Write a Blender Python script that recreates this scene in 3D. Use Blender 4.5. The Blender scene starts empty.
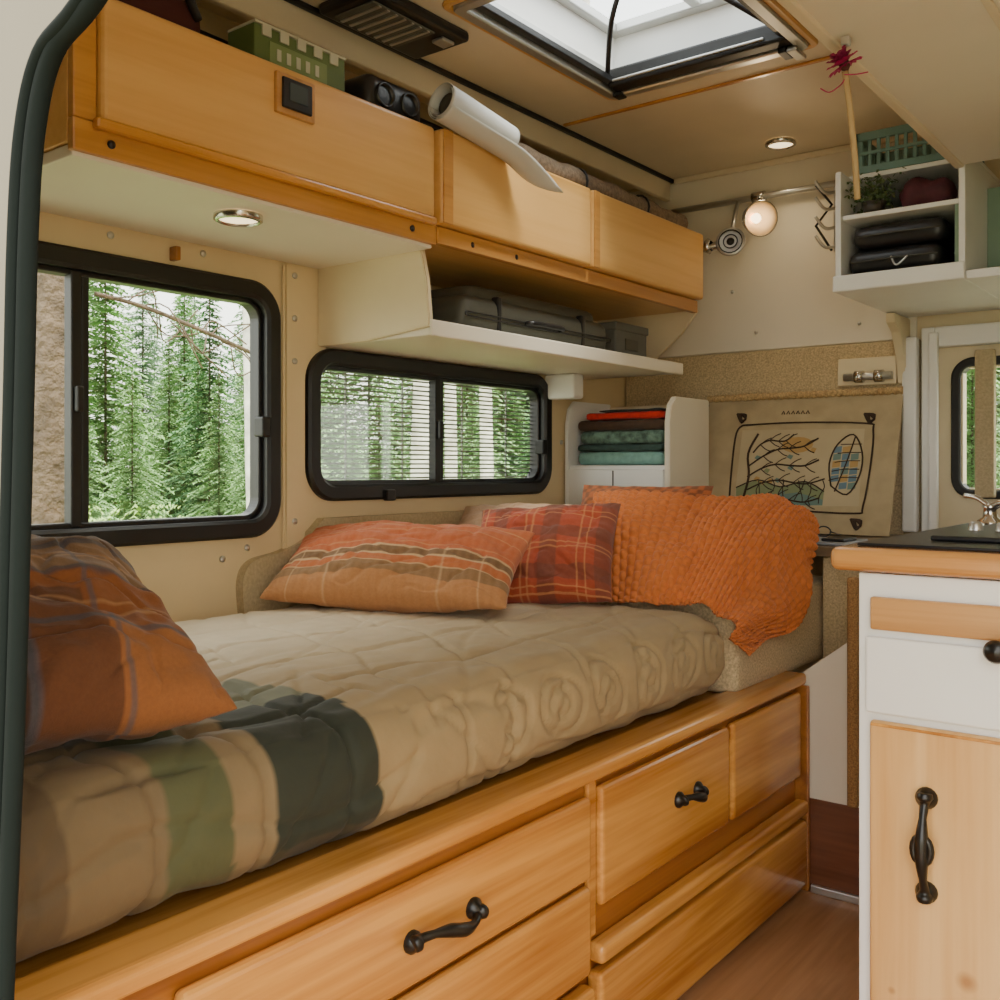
import bpy, bmesh, math, random
from mathutils import Vector, Matrix, noise
random.seed(4)
SC=bpy.context.scene
COL=SC.collection
V=Vector

# ---------------------------------------------------------------- materials
def _base(name):
    m=bpy.data.materials.new(name); m.use_nodes=True
    nt=m.node_tree; b=nt.nodes['Principled BSDF']
    return m,nt,b
def mat(name,col,rough=.5,metal=0,bscale=0,bstr=0,var=.06,vscale=6,attr=False,sheen=0,coat=0,spec=.5,bdist=.002):
    m,nt,b=_base(name); N=nt.nodes; L=nt.links
    b.inputs['Roughness'].default_value=rough; b.inputs['Metallic'].default_value=metal
    b.inputs['Specular IOR Level'].default_value=spec
    if sheen: b.inputs['Sheen Weight'].default_value=sheen
    if coat: b.inputs['Coat Weight'].default_value=coat; b.inputs['Coat Roughness'].default_value=.15
    tc=N.new('ShaderNodeTexCoord')
    nz=N.new('ShaderNodeTexNoise'); nz.inputs['Scale'].default_value=vscale; nz.inputs['Detail'].default_value=4
    L.new(tc.outputs['Object'],nz.inputs['Vector'])
    mr=N.new('ShaderNodeMapRange'); mr.inputs[1].default_value=.3; mr.inputs[2].default_value=.7
    mr.inputs[3].default_value=1-var; mr.inputs[4].default_value=1+var
    L.new(nz.outputs['Fac'],mr.inputs[0])
    mx=N.new('ShaderNodeVectorMath'); mx.operation='SCALE'
    if attr:
        a=N.new('ShaderNodeAttribute'); a.attribute_name='Col'; L.new(a.outputs['Color'],mx.inputs[0])
    else:
        mx.inputs[0].default_value=col[:3]
    L.new(mr.outputs[0],mx.inputs['Scale']); L.new(mx.outputs[0],b.inputs['Base Color'])
    if bscale:
        n2=N.new('ShaderNodeTexNoise'); n2.inputs['Scale'].default_value=bscale; n2.inputs['Detail'].default_value=3
        L.new(tc.outputs['Object'],n2.inputs['Vector'])
        bp=N.new('ShaderNodeBump'); bp.inputs['Strength'].default_value=bstr; bp.inputs['Distance'].default_value=bdist
        L.new(n2.outputs['Fac'],bp.inputs['Height']); L.new(bp.outputs[0],b.inputs['Normal'])
    return m
def wood(name,c1,c2,axis='Y',rough=.35,across=16,along=1.0,coat=.25,knot=None):
    m,nt,b=_base(name); N=nt.nodes; L=nt.links
    tc=N.new('ShaderNodeTexCoord'); mp=N.new('ShaderNodeMapping')
    s=[across]*3; s['XYZ'.index(axis)]=along
    mp.inputs['Scale'].default_value=s
    L.new(tc.outputs['Object'],mp.inputs[0])
    n=N.new('ShaderNodeTexNoise'); n.inputs['Scale'].default_value=1; n.inputs['Detail'].default_value=5; n.inputs['Distortion'].default_value=.8
    L.new(mp.outputs[0],n.inputs['Vector'])
    mp2=N.new('ShaderNodeMapping'); s2=[v*7 for v in s]; s2['XYZ'.index(axis)]=along*3; mp2.inputs['Scale'].default_value=s2
    L.new(tc.outputs['Object'],mp2.inputs[0])
    n2=N.new('ShaderNodeTexNoise'); n2.inputs['Scale'].default_value=1; n2.inputs['Detail'].default_value=3
    L.new(mp2.outputs[0],n2.inputs['Vector'])
    ad=N.new('ShaderNodeMath'); ad.operation='MULTIPLY_ADD'; ad.inputs[1].default_value=.35; 
    L.new(n2.outputs['Fac'],ad.inputs[0]); L.new(n.outputs['Fac'],ad.inputs[2])
    r=N.new('ShaderNodeValToRGB'); r.color_ramp.elements[0].position=.48; r.color_ramp.elements[0].color=(*c2,1)
    r.color_ramp.elements[1].position=.82; r.color_ramp.elements[1].color=(*c1,1)
    L.new(ad.outputs[0],r.inputs[0])
    out=r.outputs[0]
    if knot:
        for kp,kr in knot:
            d=N.new('ShaderNodeVectorMath'); d.operation='DISTANCE'; d.inputs[1].default_value=kp
            L.new(tc.outputs['Object'],d.inputs[0])
            q=N.new('ShaderNodeMapRange'); q.inputs[1].default_value=kr*.3; q.inputs[2].default_value=kr; q.inputs[3].default_value=.7; q.inputs[4].default_value=0
            L.new(d.outputs['Value'],q.inputs[0])
            mm=N.new('ShaderNodeMix'); mm.data_type='RGBA'; mm.inputs[7].default_value=(.34,.13,.035,1)
            L.new(q.outputs[0],mm.inputs[0]); L.new(out,mm.inputs[6]); out=mm.outputs[2]
    L.new(out,b.inputs['Base Color'])
    b.inputs['Roughness'].default_value=rough; b.inputs['Coat Weight'].default_value=coat; b.inputs['Coat Roughness'].default_value=.2
    bp=N.new('ShaderNodeBump'); bp.inputs['Strength'].default_value=.15; bp.inputs['Distance'].default_value=.001
    L.new(n2.outputs['Fac'],bp.inputs['Height']); L.new(bp.outputs[0],b.inputs['Normal'])
    return m
def glass(name,tint=(.95,.98,.96)):
    m=bpy.data.materials.new(name); m.use_nodes=True; nt=m.node_tree; N=nt.nodes; L=nt.links
    N.clear(); o=N.new('ShaderNodeOutputMaterial'); t=N.new('ShaderNodeBsdfTransparent'); t.inputs[0].default_value=(*tint,1)
    g=N.new('ShaderNodeBsdfGlossy'); g.inputs['Roughness'].default_value=.02
    x=N.new('ShaderNodeMixShader'); x.inputs[0].default_value=.05
    L.new(t.outputs[0],x.inputs[1]); L.new(g.outputs[0],x.inputs[2]); L.new(x.outputs[0],o.inputs[0]); return m
def emis(name,col,s):
    m,nt,b=_base(name); b.inputs['Base Color'].default_value=(*col,1); b.inputs['Emission Color'].default_value=(*col,1); b.inputs['Emission Strength'].default_value=s
    return m

M_wall=mat('cream_wall',(.73,.59,.36),.55,bscale=40,bstr=.06,var=.03)
M_cream2=mat('cream_panel',(.77,.66,.45),.5,bscale=30,bstr=.04,var=.03)
M_offw=mat('off_white_panel',(.81,.75,.63),.5,bscale=30,bstr=.04,var=.02)
M_white=mat('white_laminate',(.86,.86,.84),.4,var=.02)
M_ceil=mat('ceiling_vinyl',(.76,.66,.49),.55,bscale=90,bstr=.08,var=.03)
M_tweed=mat('tweed_fabric',(.56,.43,.25),.9,bscale=220,bstr=.9,var=.28,vscale=150,sheen=.1,bdist=.004)
M_pad=mat('pad_fabric',(.48,.39,.24),.9,bscale=200,bstr=.6,var=.12,vscale=120,bdist=.003)
M_birch=wood('birch_ply',(.78,.46,.165),(.66,.35,.10),'Y',.32,9,.8)
M_birchz=wood('birch_ply_frame',(.62,.30,.08),(.46,.20,.045),'Y',.35,14,.8)
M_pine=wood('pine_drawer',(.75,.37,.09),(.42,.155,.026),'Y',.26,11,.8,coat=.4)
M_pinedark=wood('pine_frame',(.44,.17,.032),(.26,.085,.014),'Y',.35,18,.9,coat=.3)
M_doorwood=wood('knotty_pine_door',(.80,.51,.22),(.64,.34,.11),'Z',.35,10,.8,knot=[((-.40,1.77,.352),.020),((-.52,1.77,.30),.009)])
M_drawwood=wood('pine_strip',(.58,.31,.115),(.43,.20,.06),'X',.3,18,.9)
M_counterw=wood('counter_edge_wood',(.58,.28,.085),(.36,.145,.035),'X',.25,20,.8,coat=.5)
M_kick=wood('mahogany_kick',(.20,.07,.032),(.12,.038,.016),'X',.35,14,1)
M_floor=wood('floor_laminate',(.50,.28,.14),(.32,.155,.065),'Y',.4,10,1)
M_black=mat('black_rubber',(.010,.010,.011),.45,var=.1)
M_iron=mat('black_iron',(.010,.009,.008),.4,metal=.3,bscale=60,bstr=.2,coat=.3)
M_chrome=mat('chrome',(.62,.60,.57),.2,metal=1,var=.02)
M_brass=mat('warm_reflector',(.62,.50,.34),.4,metal=.6,var=.02)
M_alu=mat('aluminium',(.6,.6,.58),.35,metal=.8,var=.02)
M_seal=mat('door_seal',(.005,.008,.007),.9,bscale=80,bstr=.2,spec=.15)
M_grey=mat('grey_case',(.075,.075,.06),.55,bscale=90,bstr=.2)
M_grey2=mat('grey_canvas_box',(.12,.12,.105),.7,bscale=120,bstr=.3)
M_dark=mat('dark_plastic',(.014,.014,.016),.35)
M_glass=glass('window_glass')
M_paper=mat('paper_roll',(.58,.58,.56),.6,var=.06,vscale=3)
M_fab=mat('woven_fabric',(1,1,1),.9,attr=True,bscale=420,bstr=.5,var=.07,vscale=150,sheen=.1,bdist=.0015)
M_quilt=mat('quilted_cotton',(1,1,1),.8,attr=True,bscale=60,bstr=.25,var=.05,vscale=20,sheen=.05,bdist=.003)
M_knit=mat('orange_knit',(.56,.160,.034),.9,bscale=350,bstr=.3,var=.14,vscale=70,sheen=.1,bdist=.0015)

# ---------------------------------------------------------------- mesh helpers
def mkobj(name,verts,faces,m,smooth=False,cols=None):
    me=bpy.data.meshes.new(name); me.from_pydata([tuple(v) for v in verts],[],faces); me.update()
    if cols is not None:
        a=me.color_attributes.new('Col','FLOAT_COLOR','POINT')
        for i,c in enumerate(cols): a.data[i].color=(c[0],c[1],c[2],1)
    if m: me.materials.append(m)
    if smooth:
        for p in me.polygons: p.use_smooth=True
    o=bpy.data.objects.new(name,me); COL.objects.link(o); return o
def from_bm(name,bm,m,smooth=False):
    me=bpy.data.meshes.new(name); bm.to_mesh(me); bm.free()
    if m: me.materials.append(m)
    if smooth:
        for p in me.polygons: p.use_smooth=True
    o=bpy.data.objects.new(name,me); COL.objects.link(o); return o
def addbox(bm,x0,x1,y0,y1,z0,z1,M=None):
    vs=[bm.verts.new((x,y,z)) for x in(x0,x1) for y in(y0,y1) for z in(z0,z1)]
    if M:
        for v in vs: v.co=M@v.co
    for f in((0,1,3,2),(4,6,7,5),(0,4,5,1),(2,3,7,6),(0,2,6,4),(1,5,7,3)): bm.faces.new([vs[i] for i in f])
def boxes(name,lst,m,bevel=0,seg=2,M=None):
    bm=bmesh.new()
    for b in lst: addbox(bm,*b,M=M)
    bmesh.ops.recalc_face_normals(bm,faces=bm.faces)
    if bevel: bmesh.ops.bevel(bm,geom=bm.edges[:],offset=bevel,segments=seg,affect='EDGES',profile=.5,clamp_overlap=True)
    return from_bm(name,bm,m)
def box(name,x0,x1,y0,y1,z0,z1,m,bevel=0,seg=2,M=None): return boxes(name,[(x0,x1,y0,y1,z0,z1)],m,bevel,seg,M)
def prism(name,poly,vec,m,bevel=0):
    bm=bmesh.new(); vec=V(vec)
    a=[bm.verts.new(p) for p in poly]; b=[bm.verts.new(V(p)+vec) for p in poly]
    bm.faces.new(a); bm.faces.new(b[::-1]); n=len(a)
    for i in range(n): bm.faces.new([a[i],b[i],b[(i+1)%n],a[(i+1)%n]])
    bmesh.ops.recalc_face_normals(bm,faces=bm.faces)
    if bevel: bmesh.ops.bevel(bm,geom=bm.edges[:],offset=bevel,segments=2,affect='EDGES',clamp_overlap=True)
    return from_bm(name,bm,m)
def cat(pts,n=8,closed=False):
    P=[V(p) for p in pts]; out=[]
    N=len(P); rng=N if closed else N-1
    for i in range(rng):
        if closed: p0,p1,p2,p3=P[(i-1)%N],P[i],P[(i+1)%N],P[(i+2)%N]
        else: p0,p1,p2,p3=P[max(i-1,0)],P[i],P[i+1],P[min(i+2,N-1)]
        for k in range(n):
            t=k/n; out.append(.5*((2*p1)+(p2-p0)*t+(2*p0-5*p1+4*p2-p3)*t*t+(3*p1-p0-3*p2+p3)*t**3))
    if not closed: out.append(P[-1])
    return out
def sweep(name,pts,rad,m,seg=10,closed=False,flat=1):
    P=[V(p) for p in pts]; n=len(P)
    R=rad if isinstance(rad,(list,tuple)) else [rad]*n
    vs=[];fs=[]
    up=None
    for i in range(n):
        if closed: t=(P[(i+1)%n]-P[i-1]).normalized()
        else: t=(P[min(i+1,n-1)]-P[max(i-1,0)]).normalized()
        if up is None:
            up=V((0,0,1)) if abs(t.z)<.9 else V((1,0,0))
        s=t.cross(up).normalized(); up=s.cross(t).normalized()
        for k in range(seg):
            a=2*math.pi*k/seg; vs.append(P[i]+(s*math.cos(a)+up*math.sin(a)*flat)*R[i])
    for i in range(n if closed else n-1):
        for k in range(seg):
            a=i*seg+k; b=i*seg+(k+1)%seg; c=((i+1)%n)*seg+(k+1)%seg; d=((i+1)%n)*seg+k
            fs.append((a,b,c,d))
    if not closed:
        fs.append(tuple(range(seg))[::-1]); fs.append(tuple((n-1)*seg+k for k in range(seg)))
    return mkobj(name,vs,fs,m,True)
def cyl(name,p0,p1,r,m,seg=24,r2=None):
    p0=V(p0);p1=V(p1); o=sweep(name,[p0,p1],[r,r2 if r2 is not None else r],m,seg)
    for p in o.data.polygons:
        if len(p.vertices)>4: p.use_smooth=False
    return o
def lathe(name,c,axis,prof,m,seg=28):
    c=V(c);ax=V(axis).normalized(); u=ax.orthogonal().normalized(); w=ax.cross(u)
    vs=[];fs=[]
    for r,h in prof:
        for k in range(seg):
            a=2*math.pi*k/seg; vs.append(c+ax*h+(u*math.cos(a)+w*math.sin(a))*r)
    for i in range(len(prof)-1):
        for k in range(seg): fs.append((i*seg+k,i*seg+(k+1)%seg,(i+1)*seg+(k+1)%seg,(i+1)*seg+k))
    return mkobj(name,vs,fs,m,True)
def group(name,parts):
    lo=V((1e9,)*3);hi=V((-1e9,)*3)
    for p in parts:
        for c in p.bound_box:
            w=p.matrix_world@V(c)
            for i in range(3): lo[i]=min(lo[i],w[i]);hi[i]=max(hi[i],w[i])
    e=bpy.data.objects.new(name,None); e.empty_display_size=.1; COL.objects.link(e); e.location=(lo+hi)/2
    inv=Matrix.Translation(-(lo+hi)/2)
    for p in parts: p.parent=e; p.matrix_parent_inverse=inv
    return e
def rrect(a0,a1,b0,b1,r,n=8):
    pts=[]
    for (ca,cb,s) in((a1-r,b1-r,0),(a0+r,b1-r,90),(a0+r,b0+r,180),(a1-r,b0+r,270)):
        for k in range(n+1):
            t=math.radians(s+90*k/n); pts.append((ca+r*math.cos(t),cb+r*math.sin(t)))
    return pts
def ring(name,a0,a1,b0,b1,r,w,c0,c1,plane,m,n=8,bev=.006):
    O=rrect(a0,a1,b0,b1,r,n); I=rrect(a0+w,a1-w,b0+w,b1-w,max(r-w,.004),n)
    O2=rrect(a0+bev,a1-bev,b0+bev,b1-bev,r-bev,n); I2=rrect(a0+w-bev,a1-w+bev,b0+w-bev,b1-w+bev,max(r-w,.004)+bev,n)
    def P(p,c): return (c,p[0],p[1]) if plane=='x' else ((p[0],c,p[1]) if plane=='y' else (p[0],p[1],c))
    s=1 if c1>c0 else -1
    loops=[[P(p,c0) for p in O],[P(p,c1-s*bev) for p in O],[P(p,c1) for p in O2],[P(p,c1) for p in I2],[P(p,c1-s*bev) for p in I],[P(p,c0) for p in I]]
    vs=[p for l in loops for p in l]; k=len(O); fs=[]
    for i in range(6):
        j=(i+1)%6
        for q in range(k): fs.append((i*k+q,i*k+(q+1)%k,j*k+(q+1)%k,j*k+q))
    o=mkobj(name,vs,fs,m); bm=bmesh.new(); bm.from_mesh(o.data); bmesh.ops.recalc_face_normals(bm,faces=bm.faces); bm.to_mesh(o.data); bm.free()
    return o
def rbox(name,x0,x1,y0,y1,z0,z1,r,step,m,disp=None,colf=None,smooth=True):
    bm=bmesh.new(); nx=max(2,int((x1-x0)/step));ny=max(2,int((y1-y0)/step));nz=max(2,int((z1-z0)/step))
    def lin(a,b,n): return [a+(b-a)*i/n for i in range(n+1)]
    X=lin(x0,x1,nx);Y=lin(y0,y1,ny);Z=lin(z0,z1,nz)
    cache={}
    def g(i,j,k):
        if (i,j,k) not in cache: cache[(i,j,k)]=bm.verts.new((X[i],Y[j],Z[k]))
        return cache[(i,j,k)]
    for k in(0,nz):
        for i in range(nx):
            for j in range(ny): bm.faces.new([g(i,j,k),g(i+1,j,k),g(i+1,j+1,k),g(i,j+1,k)])
    for i in(0,nx):
        for j in range(ny):
            for k in range(nz): bm.faces.new([g(i,j,k),g(i,j+1,k),g(i,j+1,k+1),g(i,j,k+1)])
    for j in(0,ny):
        for i in range(nx):
            for k in range(nz): bm.faces.new([g(i,j,k),g(i+1,j,k),g(i+1,j,k+1),g(i,j,k+1)])
    bmesh.ops.recalc_face_normals(bm,faces=bm.faces)
    cols=[]
    for v in bm.verts:
        p=v.co.copy(); q=V((min(max(p.x,x0+r),x1-r),min(max(p.y,y0+r),y1-r),min(max(p.z,z0+r),z1-r)))
        d=p-q; nn=d.normalized() if d.length>1e-6 else V((0,0,1))
        p2=q+nn*r
        if disp: p2=p2+nn*disp(p2,nn)
        v.co=p2
        if colf: cols.append(colf(p2))
    bm.verts.index_update()
    me=bpy.data.meshes.new(name); bm.to_mesh(me); bm.free()
    if colf:
        a=me.color_attributes.new('Col','FLOAT_COLOR','POINT')
        for i,c in enumerate(cols): a.data[i].color=(*c,1)
    me.materials.append(m)
    for p in me.polygons: p.use_smooth=smooth
    o=bpy.data.objects.new(name,me); COL.objects.link(o); return o
def cushion(name,c,ax,up,w,h,t,colf,m,n=70,wr=.008,pinch=.07,seed=0):
    c=V(c);ax=V(ax).normalized();up=V(up); up=(up-ax*up.dot(ax)).normalized(); nn=ax.cross(up)
    vs=[];fs=[];cols=[]
    for s in(1,-1):
        for j in range(n+1):
            for i in range(n+1):
                a=2*i/n-1;b=2*j/n-1
                A=math.sin(a*math.pi/2);B=math.sin(b*math.pi/2)
                x=A*(1-pinch*(1-B*B)*abs(A)); y=B*(1-pinch*(1-A*A)*abs(B))
                T=max(0,(1-A*A)*(1-B*B))**.42
                wv=noise.noise(V((A*2.2+seed,B*2.2,s*3)))*wr*1.8
                rg=1-abs(noise.noise(V((A*3.3+seed,B*3.3+seed,s*5))))*2
                wv-=max(0,rg-.72)*wr*2.2
                wv+=noise.noise(V((A*9+seed,B*9,s)))*wr*.35
                edge=noise.noise(V((A*5+seed*2,B*5,7)))*.006
                p=c+ax*(x*w/2)+up*(y*h/2)+nn*(s*(T*t/2)+s*wv*min(1,T*1.5)+edge)
                vs.append(p);cols.append(colf(A,B))
    for s,base in((1,0),(-1,(n+1)**2)):
        for j in range(n):
            for i in range(n):
                a=base+j*(n+1)+i; q=(a,a+1,a+n+2,a+n+1)
                fs.append(q if s==1 else q[::-1])
    o=mkobj(name,vs,fs,m,True,cols)
    bm=bmesh.new(); bm.from_mesh(o.data); bmesh.ops.remove_doubles(bm,verts=bm.verts,dist=.0004); bm.to_mesh(o.data); bm.free()
    for p in o.data.polygons: p.use_smooth=True
    return o

# ---------------------------------------------------------------- ROOM
XW=-2.19; YF=3.7; ZC=2.39; XR=.72
W1=(.62,1.805,1.012,1.708); W2=(1.904,3.115,1.103,1.550)
def hole(w,d=.035): return (w[0]+d,w[1]-d,w[2]+d,w[3]-d)
h1=hole(W1);h2=hole(W2)
x0,x1=XW-.05,XW
boxes('wall_left',[(x0,x1,.31,h1[0],-.1,ZC),(x0,x1,h1[0],h1[1],-.1,h1[2]),(x0,x1,h1[0],h1[1],h1[3],ZC),(x0,x1,h1[1],h2[0],-.1,ZC),
  (x0,x1,h2[0],h2[1],-.1,h2[2]),(x0,x1,h2[0],h2[1],h2[3],ZC),(x0,x1,h2[1],YF+.05,-.1,ZC)],M_wall)
fx0,fx1,fz0,fz1=-.85,-.1,1.13,1.545
boxes('wall_far',[(XW,fx0,YF,YF+.05,-.1,ZC),(fx0,fx1,YF,YF+.05,-.1,fz0),(fx0,fx1,YF,YF+.05,fz1,ZC),(fx1,XR,YF,YF+.05,-.1,ZC)],M_cream2)
box('wall_right',XR,XR+.05,.31,YF+.05,-.1,ZC,M_wall)
box('floor',XW-.05,XR+.05,-.1,YF+.05,-.1,0,M_floor)
sx0,sx1,sy0,sy1=-1.67,-1.02,1.93,2.73
boxes('ceiling',[(XW-.05,sx0,.31,YF+.05,ZC,ZC+.05),(sx1,XR+.05,.31,YF+.05,ZC,ZC+.05),(sx0,sx1,.31,sy0,ZC,ZC+.05),(sx0,sx1,sy1,YF+.05,ZC,ZC+.05)],M_ceil)
box('trim_1',-2.18,-1.0,YF-.012,YF,1.66,2.375,M_offw,.004)
boxes('tweed_wall_covering',[(-2.18,-.985,YF-.028,YF-.001,.9,1.655)],M_tweed,.006)
boxes('trim_2',[(-1.968,-1.952,.35,YF-.015,ZC-.014,ZC)],M_black,.003)
boxes('trim_3',[(-1.999,-1.972,.35,YF-.015,2.305,2.388)],M_ceil,.006)
boxes('trim_4',[(-1.94,-.72,2.845,2.862,ZC-.008,ZC)],M_birchz,.003)
boxes('trim_5',[(-1.95,-.72,YF-.035,YF-.013,ZC-.022,ZC)],M_ceil,.006)
prism('trim_6',[(XW,1.815,.82),(XW,1.895,.82),(XW,1.895,1.775),(XW,1.815,1.775)],(.018,0,0),M_wall,.008)
pad=cat([(XW,1.67,.8),(XW,1.665,.9),(XW,1.70,.95),(XW,1.80,.97),(XW,1.88,1.0),(XW,1.95,1.055)],5)+[V((XW,3.20,1.055)),V((XW,3.20,.8))]
prism('wall_padding_panel',pad,(.03,0,0),M_pad)
sc=[]
for (y,z) in[(1.85,1.74),(1.85,1.62),(1.85,1.5),(1.85,1.05),(1.70,.985),(1.62,.96),(1.56,1.755),(1.3,1.755),(1.0,.985),(3.2,1.3)]:
    dx=.018 if 1.8<y<1.9 else 0
    sc.append(lathe('screw',(XW+dx,y,z),(1,0,0),[(.009,0),(.009,.003),(.005,.005),(0,.005)],M_alu,12))
sc.append(box('catch_hook',XW,XW+.03,1.46,1.475,1.72,1.755,M_pinedark,.003))
group('wall_screws',sc)

# ---------------------------------------------------------------- WINDOWS
M_wire=mat('screen_wire_grey',(.28,.29,.26),.6)
def side_window(name,W,mull,wires):
    y0,y1,z0,z1=W; parts=[]
    parts.append(ring('outer_frame',y0,y1,z0,z1,.10,.048,XW-.04,XW+.022,'x',M_black,10,.008))
    parts.append(ring('inner_frame',y0+.046,y1-.046,z0+.046,z1-.046,.06,.014,XW-.045,XW-.005,'x',M_dark,8,.003))
    parts.append(boxes('sliding_mullion',[(XW-.035,XW-.002,mull-.02,mull+.006,z0+.05,z1-.05),(XW-.035,XW-.012,mull+.012,mull+.03,z0+.05,z1-.05)],M_black,.003))
    parts.append(box('glass_pane',XW-.030,XW-.026,y0+.05,y1-.05,z0+.05,z1-.05,M_glass))
    zc=(z0+z1)/2
    parts.append(box('mullion_latch',XW-.002,XW+.014,mull-.014,mull+.004,zc-.03,zc+.03,M_black,.004))
    parts.append(box('side_latch',XW-.01,XW+.03,y1-.075,y1-.045,zc-.075,zc-.02,M_black,.005))
    parts.append(box('bottom_latch',XW+.015,XW+.035,y0+.30,y0+.34,z0-.004,z0+.03,M_black,.004))
    if wires:
        l=[]
        k=int((z1-z0-.1)/.0150)
        for i in range(1,k):
            z=z0+.05+i*(z1-z0-.1)/k; l.append((XW-.0425,XW-.0395,y0+.05,y1-.05,z-.0026,z+.0026))
        parts.append(boxes('blind_slats',l,M_wire))
        parts.append(boxes('blind_cords',[(XW-.044,XW-.038,y-.002,y+.002,z0+.05,z1-.05) for y in(2.1,2.35,2.65,2.9)],M_wire))
    return group(name,parts)
side_window('window_1',W1,1.224,False)
side_window('window_2',W2,2.49,True)
wp=[ring('outer_frame',-.885,-.06,1.095,1.58,.07,.03,YF+.04,YF-.02,'y',M_black,8,.005),
    box('glass_pane',-.86,-.09,YF+.02,YF+.024,1.12,1.56,M_glass),
    boxes('metal_surround',[(-.975,-.93,YF-.05,YF,.97,1.69),(-.93,-.03,YF-.05,YF,1.62,1.69),(-.945,-.915,YF-.075,YF-.05,.97,1.67)],M_white,.006),
    box('centre_bar',-.80,-.74,YF-.06,YF-.02,1.1,1.60,M_pad,.004)]
group('window_3',wp)
box('trim_7',-1.035,-.985,YF-.07,YF-.03,.975,1.66,M_white,.008)

# ---------------------------------------------------------------- SKYLIGHT
p=[]
p.append(ring('wood_trim',sx0-.02,sx1+.02,sy0-.02,sy1+.02,.03,.022,ZC+.01,ZC-.010,'z',M_birch,4,.004))
p.append(ring('inner_frame',sx0,sx1,sy0,sy1,.03,.035,ZC+.05,ZC-.018,'z',M_alu,4,.004))
p.append(boxes('shaft',[(sx0,sx0+.02,sy0,sy1,ZC+.04,ZC+.17),(sx1-.02,sx1,sy0,sy1,ZC+.04,ZC+.17),(sx0+.02,sx1-.02,sy0,sy0+.02,ZC+.04,ZC+.17),(sx0+.02,sx1-.02,sy1-.02,sy1,ZC+.04,ZC+.17)],M_white))
p.append(boxes('blind_cassette',[(sx0+.04,sx1-.03,sy1-.095,sy1-.035,ZC-.012,ZC+.045)],M_black,.008))
p.append(boxes('cassette_handle',[(sx0+.06,sx1-.1,sy1-.102,sy1-.094,ZC+.0,ZC+.008)],M_alu,.003))
p.append(boxes('side_tracks',[(sx0+.022,sx0+.06,sy0+.02,sy1-.02,ZC+.0,ZC+.02),(sx1-.06,sx1-.022,sy0+.02,sy1-.02,ZC,ZC+.02)],M_dark,.003))
p.append(box('dome_glass',sx0-.02,sx1+.02,sy0-.02,sy1+.02,ZC+.2,ZC+.206,glass('dome_acrylic',(.9,.93,.94))))
p.append(boxes('dome_frame',[(sx0-.02,sx0+.05,sy0-.02,sy1+.02,ZC+.17,ZC+.2),(sx1-.05,sx1+.02,sy0-.02,sy1+.02,ZC+.17,ZC+.2),(sx0+.05,sx1-.05,sy1-.06,sy1+.02,ZC+.17,ZC+.2),(sx0+.05,sx1-.05,sy0-.02,sy0+.05,ZC+.17,ZC+.2),(-1.36,-1.33,sy0+.05,sy1-.06,ZC+.17,ZC+.19)],M_alu,.004))
p.append(sweep('strut',cat([(-1.62,2.62,ZC+.02),(-1.50,2.45,ZC+.1),(-1.38,2.35,ZC+.19)],6),.008,M_dark))
p.append(sweep('strut_2',cat([(-1.08,2.62,ZC+.02),(-1.2,2.45,ZC+.1),(-1.33,2.35,ZC+.19)],6),.008,M_dark))
p.append(box('catch',-1.075,-1.045,sy1-.05,sy1+.03,ZC-.03,ZC-.018,M_alu,.004))
p.append(boxes('catch_block',[(-1.10,-1.075,sy1-.05,sy1+.01,ZC-.028,ZC-.012),(-1.64,-1.61,sy1-.05,sy1-.01,ZC-.025,ZC-.012)],M_dark,.003))
group('skylight_hatch',p)
p=[box('housing',-1.93,-1.73,1.72,2.09,ZC-.03,ZC,M_dark,.01),box('diffuser',-1.90,-1.76,1.75,1.98,ZC-.036,ZC-.03,M_grey2,.003),
   box('switch',-1.80,-1.76,2.01,2.06,ZC-.04,ZC-.03,M_alu,.003),boxes('ribs',[(-1.90,-1.76,1.77+i*.03,1.78+i*.03,ZC-.040,ZC-.036) for i in range(7)],M_alu,.001)]
group('ceiling_lamp_panel',p)

# ---------------------------------------------------------------- OVERHEAD CABINETS
XF=-1.733
parts=[boxes('carcass',[(XW+.005,XF-.02,.97,3.445,1.80,1.815),(XW+.005,XF-.02,.97,3.445,2.05,2.062),(XW+.005,XF-.02,3.43,3.445,1.815,2.05),(XW+.005,XF-.02,1.935,1.95,1.815,2.05)],M_birch),
 box('underside',XW+.002,XF-.012,.96,1.95,1.776,1.80,M_offw,.003),
 box('end_panel',XW+.002,XF-.0205,.955,.968,1.802,2.10,M_birch,.003),
 boxes('front_fascia',[(XF-.02,XF,.955,1.955,1.785,1.845),(XF-.02,XF+.004,1.956,3.445,1.79,1.835),(XF-.02,XF,.955,1.002,1.846,2.10)],M_birchz,.003),
 box('door_front',XF-.018,XF+.016,1.003,1.935,1.847,2.085,M_birch,.012,3),
 box('door_front_2',XF-.018,XF+.03,1.945,2.66,1.837,2.085,M_birch,.010,3),
 box('door_front_3',XF-.018,XF+.03,2.672,3.445,1.837,2.085,M_birch,.010,3),
 boxes('door_stile',[(XF+.028,XF+.034,1.947,1.985,1.838,2.082),(XF+.028,XF+.034,2.674,2.705,1.838,2.082)],M_birchz,.002),
 boxes('lower_light_rail',[(XF+.0005,XF+.022,.99,1.935,1.83,1.850)],M_pine,.006)]
group('overhead_cabinet',parts)
sc=[lathe('screw',(XF+.001,y,1.81),(1,0,0),[(.008,0),(.008,.003),(0,.005)],M_dark,12) for y in(1.03,1.86,2.1,2.3)]
group('cabinet_screws',sc)
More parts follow.
